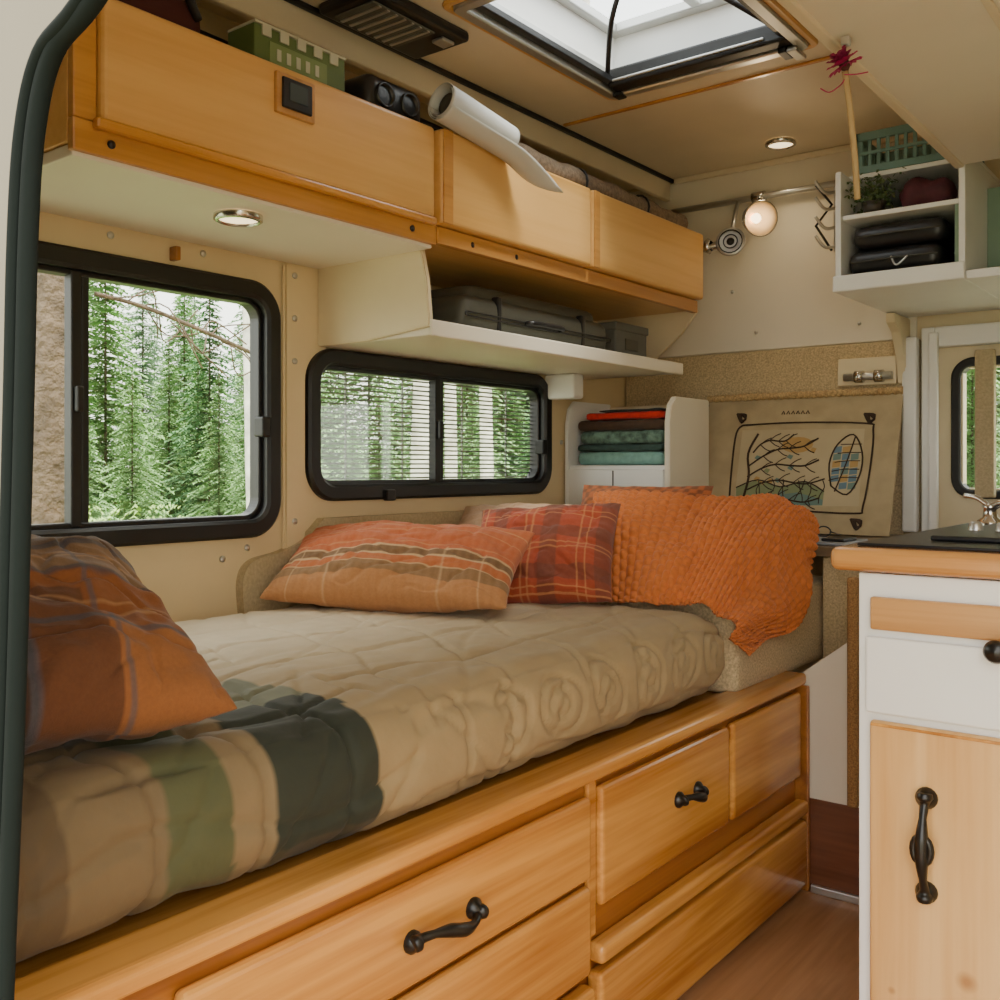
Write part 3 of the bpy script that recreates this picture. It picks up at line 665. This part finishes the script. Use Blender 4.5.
# ---------------------------------------------------------------- ART CLOTH BOARD
def art():
    x0,x1=-1.78,-1.03; yt,yb=3.635,3.47; zt,zb=1.465,.968
    def Q(a,b,o=0): return V((x0+(x1-x0)*a, yt+(yb-yt)*b-o, zt+(zb-zt)*b-o*.3))
    bm=mat('tan_canvas',(.43,.34,.20),.85,bscale=200,bstr=.3,var=.10,vscale=15)
    ink=mat('brown_ink',(.04,.022,.012),.8); blue=mat('blue_patch',(.12,.20,.25),.7); yel=mat('ochre_patch',(.44,.27,.09),.7); pale=mat('pale_patch',(.47,.385,.235),.7)
    grn=mat('sage_patch',(.22,.26,.13),.7); teal=mat('teal_patch',(.14,.22,.19),.7)
    parts=[prism('board',[Q(0,0),Q(1,0),Q(1,1),Q(0,1)],(0,.012,0),bm)]
    def line(n,pts,r=.0028,sm=True):
        P=[Q(a,b,.003) for a,b in pts]; parts.append(sweep(n,cat(P,4) if sm and len(P)>2 else P,r,ink,6))
    B=[(.22,.20),(.5,.19),(.84,.21),(.88,.26),(.885,.5),(.87,.80),(.83,.85),(.5,.84),(.26,.86),(.21,.83),(.19,.5),(.19,.26),(.22,.20)]
    line('border',B,.0035)
    def patch(n,pts,m,o=.002): parts.append(mkobj(n,[Q(a,b,o) for a,b in pts],[tuple(range(len(pts)))],m))
    patch('scene',[(.22,.24),(.84,.25),(.85,.80),(.23,.82)],pale)
    patch('hill',[(.23,.68),(.34,.62),(.46,.67),(.58,.63),(.68,.70),(.68,.80),(.24,.81)],grn,.0022)
    patch('water',[(.40,.74),(.55,.71),(.68,.76),(.68,.80),(.38,.81)],teal,.0024)
    patch('sun',[(.52+.08*math.cos(t),.36+.06*math.sin(t)) for t in [i*math.pi/8 for i in range(16)]],yel,.0025)
    line('hill_line',[(.23,.68),(.34,.62),(.46,.67),(.58,.63),(.68,.70)],.0025)
    line('trunk_big',[(.27,.80),(.29,.6),(.27,.42),(.31,.27)],.0045)
    random.seed(17)
    def bough(a0,b0,a1,b1,r):
        n=5; pts=[(a0+(a1-a0)*k/n+random.uniform(-.006,.006),b0+(b1-b0)*k/n+.03*math.sin(k*1.3+a0*9)) for k in range(n+1)]
        line('bough',pts,r)
        for k in range(1,n):
            for sgn in(1,-1):
                a,b=pts[k]; line('twig',[(a,b),(a+.03,b+sgn*.035),(a+.055,b+sgn*.05)],.0018)
    bough(.28,.50,.62,.30,.0032); bough(.28,.58,.64,.46,.0032); bough(.29,.68,.67,.60,.003); bough(.30,.78,.66,.74,.003); bough(.29,.40,.50,.27,.003)
    for k in range(14):
        a=random.uniform(.30,.63);b=random.uniform(.30,.72)
        patch('leaf_spot',[(a,b),(a+.012,b-.022),(a+.034,b-.012),(a+.024,b+.018)],[grn,teal,yel][k%3],.0032)
    leaf=[(.71,.66),(.69,.50),(.72,.36),(.79,.29),(.84,.42),(.84,.58),(.79,.72),(.71,.66)]
    line('leaf_outline',leaf,.003); line('leaf_vein',[(.73,.70),(.77,.50),(.80,.31)],.0025)
    tm=[blue,teal,yel,blue]
    for i in range(3):
        for j in range(6):
            a0=.705+.042*i; b0=.38+.052*j
            if i==0 and j>4 or i==2 and j<1: continue
            parts.append(mkobj('mosaic_tile',[Q(a0,b0,.0026),Q(a0+.037,b0-.008,.0026),Q(a0+.037,b0+.038,.0026),Q(a0,b0+.045,.0026)],[(0,1,2,3)],tm[(i*2+j)%4]))
    for k in range(5):
        line('vein',[(.695+.010*k,.62-.065*k),(.755+.008*k,.60-.06*k),(.835,.60-.06*k)],.0018)
    for k in range(9):
        a=.34+k*.04; b0=.82-random.random()*.06; pts=[(a,b0)]
        for s in range(3): pts.append((pts[-1][0]+random.uniform(-.02,.02),pts[-1][1]-random.uniform(.04,.07)))
        line('stem',pts,.0018)
    for (a,b) in((.21,.14),(.86,.17),(.85,.92),(.21,.92)):
        for q in range(3): line('corner_knot',[(a-.03+q*.01,b-.03),(a+.02,b-.02+q*.015),(a,b+.04-q*.01),(a-.03+q*.01,b-.03)],.004)
    for k in range(6): line('caption',[(.42+.025*k,.125),(.428+.025*k,.10),(.436+.025*k,.125)],.0018,False)
    parts.append(sweep('braided_top',[Q(a/120,-.02,.004) for a in range(121)],[.010+.005*abs(math.sin(a*.8)) for a in range(121)],mat('straw_braid',(.50,.34,.16),.9,bscale=300,bstr=.8,var=.35,vscale=150),10))
    for k in range(16):
        b=k/16; parts.append(sweep('lacing',[Q(-.028,b,.004),Q(.012,b+.035,.006)],.004,ink,6))
    parts.append(sweep('corded_side',[Q(.0,b/40,.002) for b in range(41)],[.005+.001*math.sin(b*2.4) for b in range(41)],M_weave,8))
    group('painted_canvas_banner',parts)
art()
group('spectacles_and_notebook',[box('notebook',-1.17,-1.02,3.0,3.22,.964,.974,mat('notebook_grey',(.30,.31,.34),.5),.003),
   box('phone',-1.10,-1.03,3.02,3.14,.975,.984,M_dark,.003)]+
   [sweep('lens_rim',[V((cx+.022*math.cos(t),3.1,1.0+.016*math.sin(t))) for t in [i*math.pi/8 for i in range(16)]],.0025,M_dark,6,True) for cx in(-1.17,-1.12)]+
   [sweep('temple',[(-1.19,3.1,1.0),(-1.19,3.2,.985)],.002,M_dark,6),sweep('temple_2',[(-1.10,3.1,1.0),(-1.10,3.2,.985)],.002,M_dark,6)])

# ---------------------------------------------------------------- SHELF UNIT (upper right)
M_greenp=mat('sage_panel',(.20,.30,.22),.5)
ux0,ux1,uy0,uy1=-1.06,-.69,3.03,3.685
group('hanging_shelf_unit',[
  boxes('sides',[(ux0,ux0+.018,uy0,uy1,1.756,2.104),(ux1-.018,ux1,uy0,uy1,1.756,2.104)],M_white,.003),
  boxes('shelves',[(ux0,ux1,uy0,uy1,1.735,1.755),(ux0+.019,ux1-.019,uy0+.01,uy1,1.955,1.97),(ux0,ux1,uy0+.12,uy1,2.105,2.12)],M_white,.003),
  box('front_lip',ux0-.004,ux1,uy0-.014,uy0-.0005,1.735,1.785,M_white,.005),
  box('back',ux0+.019,ux1-.019,uy1-.12,uy1-.11,1.756,2.103,M_greenp),
  box('side_lining',ux1-.030,ux1-.0185,uy0+.01,uy1-.121,1.757,1.953,M_greenp),
  box('extension',ux1+.001,-.2,uy0,uy1,1.735,1.76,M_white,.003),box('extension_back',ux1+.001,-.2,3.3,3.31,1.761,2.05,M_greenp)])
group('shelf_bracket',[prism('gusset',[(-1.05,3.685,1.73),(-1.05,3.50,1.73),(-1.05,3.50,1.70),(-1.05,3.56,1.67),(-1.05,3.62,1.58),(-1.05,3.64,1.50),(-1.05,3.685,1.50)],(.03,0,0),M_cream2,.003),
   lathe('bolt',(-1.052,3.60,1.69),(-1,0,0),[(.01,0),(.01,.004),(0,.006)],M_alu,12)])
def case(n,z,dx,h=.065):
    return rbox(n,-1.03+dx,-.76+dx,3.05,3.30,z,z+h,h*.42,.012,M_dark)
group('glasses_cases',[case('case_1',1.787,0,.075),case('case_2',1.864,.012,.07),sweep('zip_pull',cat([(-.9,3.05,1.83),(-.88,3.035,1.80),(-.85,3.04,1.825)],5),.003,M_alu),
   sweep('zip_line',cat([(-1.02,3.052,1.825),(-.9,3.044,1.825),(-.77,3.052,1.825)],5),.0025,M_grey,6),sweep('zip_line_2',cat([(-1.0,3.052,1.90),(-.9,3.044,1.90),(-.76,3.052,1.90)],5),.0025,M_grey,6)])
bk=mat('teal_basket_plastic',(.14,.26,.22),.4)
l=[]
for i in range(13): l.append((-1.03+i*.027,-1.03+i*.027+.012,3.16,3.166,2.135,2.235))
for i in range(9): l.append((-1.036,-1.03,3.16+i*.027,3.172+i*.027,2.135,2.235))
l+=[(-1.04,-.72,3.155,3.172,2.225,2.25),(-1.04,-.72,3.155,3.172,2.122,2.145),(-1.042,-1.028,3.155,3.42,2.225,2.25),(-1.042,-1.028,3.155,3.42,2.122,2.145),(-1.03,-.72,3.17,3.4,2.122,2.13),(-1.04,-.72,3.40,3.41,2.122,2.25),(-1.04,-.72,3.155,3.166,2.18,2.19)]
boxes('storage_basket',l,bk,.002)
fol=mat('herb_leaf',(.07,.11,.035),.6)
vs=[];fs=[]
random.seed(3)
for i in range(420):
    c=V((-.965+random.gauss(0,.035),3.10+random.gauss(0,.03),2.035+random.gauss(0,.024))); a=V([random.uniform(-1,1) for _ in range(3)]).normalized()*.009; b=V([random.uniform(-1,1) for _ in range(3)]).normalized()*.005
    k=len(vs); vs+=[c-a,c+b,c+a,c-b]; fs.append((k,k+1,k+2,k+3))
group('potted_herb',[mkobj('leaves',vs,fs,fol),lathe('pot',(-.965,3.10,1.971),(0,0,1),[(0,0),(.028,0),(.036,.04),(.033,.04),(.03,.02)],mat('dark_pot',(.05,.04,.03),.5))])
rbox('burgundy_pouch',-.89,-.75,3.06,3.2,1.972,2.055,.035,.010,mat('burgundy_cloth',(.07,.010,.02),.7,bscale=60,bstr=.4,var=.3,vscale=30),disp=lambda p,n:.016*noise.noise(p*22))
# dried flower hanging from the locker underside by a clip
fc=V((-.664,1.95,1.990))
st=cat([(-.655,2.0,1.735),(-.657,1.99,1.82),(-.660,1.97,1.91),fc-V((0,-.005,.012))],8)
pk=mat('pink_petal',(.45,.014,.12),.6); pk2=mat('dark_pink_petal',(.22,.008,.06),.6)
fa=V((-.30,-.35,.80)).normalized(); fu=fa.orthogonal().normalized(); fw=fa.cross(fu)
def petals(nm,spec,m):
    vs=[];fs=[]
    for ringi,(n,Lr,dr) in enumerate(spec):
        for i in range(n):
            t=2*math.pi*(i+.5*ringi)/n; d=(fu*math.cos(t)+fw*math.sin(t)); s=fa.cross(d); q=random.uniform(.85,1.1)
            k=len(vs); e=(d*Lr+fa*(dr*Lr))*q; up=fa*.002
            vs+=[fc+d*.003,fc+e*.45+s*.0055+up,fc+e*.85+s*.006+up,fc+e+V((0,0,-.002)),fc+e*.85-s*.006+up,fc+e*.45-s*.0055+up]; fs.append((k,k+1,k+2,k+3,k+4,k+5))
    return mkobj(nm,vs,fs,m)
group('dried_flower',[sweep('stem',st,.0062,mat('stem_tan',(.40,.28,.13),.7)),petals('petals',[(18,.036,-.15),(16,.033,.30)],pk),petals('inner_petals',[(14,.026,.8),(12,.020,1.5)],pk2),lathe('centre',fc,fa,[(0,.012),(.008,.010),(.010,.002),(.009,-.008),(0,-.016)],mat('flower_centre',(.08,.02,.02),.8),14),
   sweep('tendril',cat([fc-V((0,0,.03)),(-.675,1.96,1.955),(-.70,1.97,1.95),(-.715,1.96,1.958)],6),.0013,pk,5),sweep('tendril_2',cat([fc-V((0,0,.02)),(-.64,1.95,1.965),(-.615,1.94,1.96)],6),.0013,pk,5),
   sweep('hanging_wire',[fc,fc+V((0,.01,.05))],.0012,M_alu,6),box('clip',-.672,-.656,1.952,1.968,2.030,2.047,M_alu,.002)])

# ---------------------------------------------------------------- OVERHEAD RIGHT LOCKER
group('overhead_locker',[box('body',-.70,XR-.005,1.3,3.02,2.055,2.385,M_offw,.006),
   box('edge_trim',-.715,-.69,1.3,3.02,2.048,2.075,M_ceil,.005),
   boxes('underside_seam',[(-.42,-.405,1.3,3.0,2.046,2.0545)],M_ceil,.002)])

# ---------------------------------------------------------------- KITCHEN
KY=1.79; kx=-.582
p=[boxes('carcass',[(kx+.001,XR-.011,KY+.0125,2.62,0,1.014)],M_white),
   box('face_frame',kx,XR-.01,KY-.006,KY+.012,.0,1.015,M_white,.003),
   box('counter_top',kx-.045,XR-.01,KY-.03,2.66,1.018,1.060,M_counterw,.014,4),
   box('counter_laminate',kx-.010,XR-.012,KY+.015,2.655,1.0605,1.066,M_dark,.002),
   box('wood_drawer_strip',-.558,.1,KY-.022,KY-.0065,.918,.975,M_drawwood,.004),
   box('white_drawer',-.567,.1,KY-.018,KY-.0065,.772,.905,M_white,.004),
   box('door_panel',-.558,-.12,KY-.024,KY-.0065,.06,.760,M_doorwood,.006,3)]
p.append(box('door_inner_edge',-.555,-.125,KY-.027,KY-.0245,.752,.757,M_pine,.001))
group('kitchen_cabinet',p)
hd=handle('door_handle',(-.462,KY-.024,.565),(0,0,1),(0,-1,0),.18)
t=sweep('grip_ring',[V((-.462+.014*math.cos(a),KY-.056,.565+.022*math.sin(a))) for a in [i*math.pi/8 for i in range(16)]],.0065,M_iron,8,True)
t.parent=hd; t.matrix_parent_inverse=Matrix.Translation(-hd.location)
lathe('drawer_knob',(-.352,KY-.018,.905),(0,-1,0),[(.009,0),(.008,.012),(.016,.02),(.019,.028),(.014,.036),(0,.038)],M_iron)
p=[box('glass_top',-.50,.1,1.93,2.45,1.0662,1.076,M_dark,.004)]
for (x,y) in((-.32,2.1),(-.32,2.32),(-.05,2.1),(-.05,2.32)):
    p.append(sweep('burner_ring',[V((x+.05*math.cos(a),y+.05*math.sin(a),1.085)) for a in [i*math.pi/12 for i in range(24)]],.006,M_iron,8,True))
    p.append(boxes('grate',[(x-.08,x+.08,y-.004,y+.004,1.085,1.095),(x-.004,x+.004,y-.08,y+.08,1.085,1.095)],M_iron))
for x in(-.47,-.42): p.append(lathe('knob',(x,2.15,1.075),(0,0,1),[(.014,0),(.013,.014),(.009,.018),(0,.018)],M_alu,16))
group('gas_hob',p)
p=[lathe('base',(-.52,2.52,1.066),(0,0,1),[(.028,0),(.028,.012),(.016,.02),(.014,.04),(.018,.045),(0,.055)],M_chrome),
   sweep('spout',cat([(-.52,2.52,1.105),(-.49,2.5,1.12),(-.44,2.47,1.115),(-.42,2.46,1.095)],6),.009,M_chrome),
   sweep('lever',cat([(-.52,2.52,1.11),(-.55,2.53,1.13),(-.58,2.54,1.135)],5),.006,M_chrome)]
group('sink_tap',p)

# ---------------------------------------------------------------- DOOR FRAME (near pillar)
edge=[(-.20,1.62),(-.36,1.545),(-.45,1.50),(-.52,1.462),(-.562,1.445),(-.583,1.405),(-.592,1.34),(-.597,1.24),(-.607,1.058),(-.622,.87),(-.64,.6),(-.66,.3),(-.675,0)]
E=cat([(x-.006,.30,z) for x,z in edge],6)
prism('door_1',[V((q.x-.004,.299,q.z)) for q in E]+[V((-.685,.299,-.5)),V((-2.24,.299,-.5)),V((-2.24,.299,2.44)),V((-.210,.299,2.44))],(0,.006,0),mat('painted_door_pillar',(.16,.135,.085),.6,var=.03))
group('door_seal_trim',[sweep('rubber_bulb',[q+V((-.000,.001,0)) for q in E],.0058,M_seal,12),
   sweep('rubber_lip',[q+V((-.009,-.003,0)) for q in E],.0045,M_seal,10)])

# ---------------------------------------------------------------- OUTSIDE
gm=mat('forest_floor',(.32,.32,.20),.95,var=.3,vscale=1.2,bscale=6,bstr=.6)
mkobj('ground',[(-60,-40,-.55),(40,-40,-.55),(40,60,-.55),(-60,60,-.55)],[(0,1,2,3)],gm)
fol_m=[mat('fir_foliage',(.20,.36,.12),.8,var=.4,vscale=1.5),mat('fir_foliage_pale',(.30,.48,.20),.8,var=.3,vscale=1.2),mat('fir_foliage_deep',(.12,.26,.10),.8,var=.35,vscale=1.5),mat('fir_foliage_misted',(.36,.51,.33),.8,var=.2,vscale=.8)]  # last colour is paled to imitate mist over the distant firs
bark=mat('pine_bark',(.13,.092,.065),.95,bscale=25,bstr=1,var=.35,vscale=12,bdist=.03)
def conifer_mesh(seed,fm,dens=1.0):
    random.seed(seed); vs=[];fs=[];mi=[]
    H=8; layers=44
    for k in range(6):
        a=k*math.pi/3; vs.append((.05*math.cos(a),.05*math.sin(a),0))
    for k in range(6):
        a=k*math.pi/3; vs.append((.015*math.cos(a),.015*math.sin(a),H))
    for k in range(6): fs.append((k,(k+1)%6,6+(k+1)%6,6+k)); mi.append(0)
    for l in range(layers):
        t=l/layers; z=.2+t*(H-.25); R=(1-t)**.9*1.9+.08
        nb=int(10+5*(1-t))
        for b in range(nb):
            a=random.uniform(0,2*math.pi); r=R*random.uniform(.65,1.1); d=V((math.cos(a),math.sin(a),0)); s=V((-d.y,d.x,0))
            zz=z+random.uniform(-.08,.08); nseg=max(3,int(r*11*dens))
            for q in range(nseg):
                f=(q+.5)/nseg; c=d*(r*f)+V((0,0,zz-.30*r*f*f+.04*random.random()))
                w=(.17*(1-f*.6)+.04)
                for sg in(1,-1):
                    k=len(vs); tip=c+s*(sg*w)+d*(.09)+V((0,0,-.05+random.uniform(-.05,.05)))
                    vs+=[tuple(c-d*.05),tuple(c+d*.06),tuple(tip)]; fs.append((k,k+1,k+2)); mi.append(1)
    me=bpy.data.meshes.new('conifer'); me.from_pydata(vs,[],fs); me.update()
    me.materials.append(bark); me.materials.append(fm)
    for i,pp in enumerate(me.polygons): pp.material_index=mi[i]
    return me
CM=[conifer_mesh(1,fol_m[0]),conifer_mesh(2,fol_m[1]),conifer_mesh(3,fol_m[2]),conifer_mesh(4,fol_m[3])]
def shrub_mesh(seed,fm):
    random.seed(seed); vs=[];fs=[]
    for i in range(3600):
        th=random.uniform(0,6.28); ph=math.acos(random.uniform(-.6,1)); r=random.uniform(.6,1.0)
        lump=1+.30*noise.noise(V((math.cos(th)*2+seed,math.sin(th)*2,ph*2)))
        c=V((math.sin(ph)*math.cos(th)*r*lump,math.sin(ph)*math.sin(th)*r*lump,1.1+1.1*math.cos(ph)*r*lump))
        a=V([random.uniform(-1,1) for _ in range(3)]).normalized()*.060; b=V([random.uniform(-1,1) for _ in range(3)]).normalized()*.032
        k=len(vs); vs+=[c-a,c+b,c+a,c-b]; fs.append((k,k+1,k+2,k+3))
    me=bpy.data.meshes.new('shrub'); me.from_pydata([tuple(v) for v in vs],[],fs); me.materials.append(fm); return me
SM=[shrub_mesh(1,mat('shrub_leaf',(.20,.34,.075),.7,var=.4,vscale=3)),shrub_mesh(5,mat('shrub_leaf_pale',(.28,.42,.13),.7,var=.4,vscale=3))]
fe=bpy.data.objects.new('conifer_forest',None); COL.objects.link(fe)
random.seed(12)
def tree(x,y,s,k,sz=None):
    o=bpy.data.objects.new('fir_tree',CM[k]); COL.objects.link(o); o.parent=fe; o.location=(x,y,-.55); o.scale=(s,s,sz or s); o.rotation_euler=(0,0,random.uniform(0,6.28))
for i in range(18):
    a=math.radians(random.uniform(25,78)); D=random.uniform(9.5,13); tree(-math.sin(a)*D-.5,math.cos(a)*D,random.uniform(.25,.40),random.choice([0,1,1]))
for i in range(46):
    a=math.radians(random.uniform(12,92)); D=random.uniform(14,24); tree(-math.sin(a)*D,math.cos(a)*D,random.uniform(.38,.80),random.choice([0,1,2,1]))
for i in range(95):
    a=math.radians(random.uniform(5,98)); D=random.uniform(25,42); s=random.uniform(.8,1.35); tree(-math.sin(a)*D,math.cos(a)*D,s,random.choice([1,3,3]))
for i in range(12):
    a=math.radians(random.uniform(-15,12)); D=random.uniform(11,22); tree(-math.sin(a)*D,math.cos(a)*D,random.uniform(.6,1.0),random.choice([0,1,3]))
se=bpy.data.objects.new('shrub_thicket',None); COL.objects.link(se)
for i in range(26):
    a=math.radians(random.uniform(22,76)); D=random.uniform(8,13); s=random.uniform(.35,.62)
    o=bpy.data.objects.new('shrub',SM[i%2]); COL.objects.link(o); o.parent=se; o.location=(-math.sin(a)*D-.6,math.cos(a)*D,-.6); o.scale=(s,s,s*random.uniform(.8,1.1)); o.rotation_euler=(0,0,random.uniform(0,6.28))
def trunk(n,x,y,r,lean,m,H=9):
    P=[V((x+lean*(z/9),y,-.55+z)) for z in [i*.3 for i in range(int(H/.3))]]
    return sweep(n,P,[r*(1-.015*i)*(1+.04*math.sin(i*2.3)) for i in range(len(P))],m,16)
trunk('pine_trunk',-4.15,2.12,.115,.7,bark)
birch=mat('birch_bark',(.72,.68,.60),.8,var=.35,vscale=9)
group('birch_trunks',[trunk('trunk_1',-4.75,5.15,.085,.25,birch),trunk('trunk_2',-5.0,6.3,.06,-.2,birch),trunk('trunk_3',-4.6,6.9,.05,.2,birch),trunk('trunk_4',-6.2,4.9,.05,-.3,birch),trunk('trunk_5',-4.8,5.6,.05,-.1,birch)])
random.seed(31); vs=[];fs=[]
for i in range(260):
    a=math.radians(random.uniform(26,72)); D=random.uniform(4.2,8.5); cx,cy=-math.sin(a)*D-.2,math.cos(a)*D; hh=random.uniform(.9,1.70)
    if cx>-2.9: continue
    for f in range(9):
        t=random.uniform(0,6.28); d=V((math.cos(t),math.sin(t),0)); s=V((-d.y,d.x,0)); L=random.uniform(.25,.5)
        for q in range(14):
            g=q/14; c=V((cx,cy,-.55))+d*(L*g)+V((0,0,hh*(1-(1-g)**2)-.25*g*g)); w=.085*(1-g)+.015
            for sg in(1,-1):
                k=len(vs); vs+=[c,c+d*.028+V((0,0,.012)),c+s*(sg*w)+V((0,0,-.02))]; fs.append((k,k+1,k+2))
mkobj('fern_undergrowth',vs,fs,mat('fern_leaf',(.30,.45,.11),.7,var=.4,vscale=2))
random.seed(5)
bb=[sweep('branch',cat([(-4.0,2.3,1.95),(-3.9,2.5,1.90),(-3.9,2.9,1.80),(-4.0,3.3,1.72)],6),.010,bark,6)]
for i in range(16):
    b=V((-3.93,2.35+i*.055,1.93-i*.013)); bb.append(sweep('twig',cat([b,b+V((random.uniform(-.1,.1),.1,random.uniform(-.15,.08))),b+V((random.uniform(-.15,.15),.25,random.uniform(-.30,.10)))],4),.0035,bark,5))
group('bare_branch',bb)

# ---------------------------------------------------------------- LIGHT
w=bpy.data.worlds.new('overcast_sky'); SC.world=w; w.use_nodes=True
nt=w.node_tree; bg=nt.nodes['Background']
tc=nt.nodes.new('ShaderNodeTexCoord'); sp=nt.nodes.new('ShaderNodeSeparateXYZ'); rp=nt.nodes.new('ShaderNodeValToRGB')
nt.links.new(tc.outputs['Generated'],sp.inputs[0]); nt.links.new(sp.outputs[2],rp.inputs[0])
rp.color_ramp.elements[0].position=0; rp.color_ramp.elements[0].color=(1.0,.955,.87,1); rp.color_ramp.elements[1].position=1; rp.color_ramp.elements[1].color=(.95,.96,.96,1)
nt.links.new(rp.outputs[0],bg.inputs[0]); bg.inputs[1].default_value=5.2
s=bpy.data.lights.new('sun','SUN'); s.energy=8.0; s.angle=.5; s.color=(1,.93,.80); so=bpy.data.objects.new('sun',s); COL.objects.link(so)
so.rotation_euler=V((.42,-.12,.90)).to_track_quat('Z','Y').to_euler()

# ---------------------------------------------------------------- CAMERA
cd=bpy.data.cameras.new('camera'); co=bpy.data.objects.new('camera',cd); COL.objects.link(co)
co.location=(0,0,1.2); co.rotation_euler=(math.radians(90),0,math.radians(37.9))
cd.sensor_width=36; cd.lens=35.8; cd.shift_y=-.032; cd.clip_start=.02
SC.camera=co
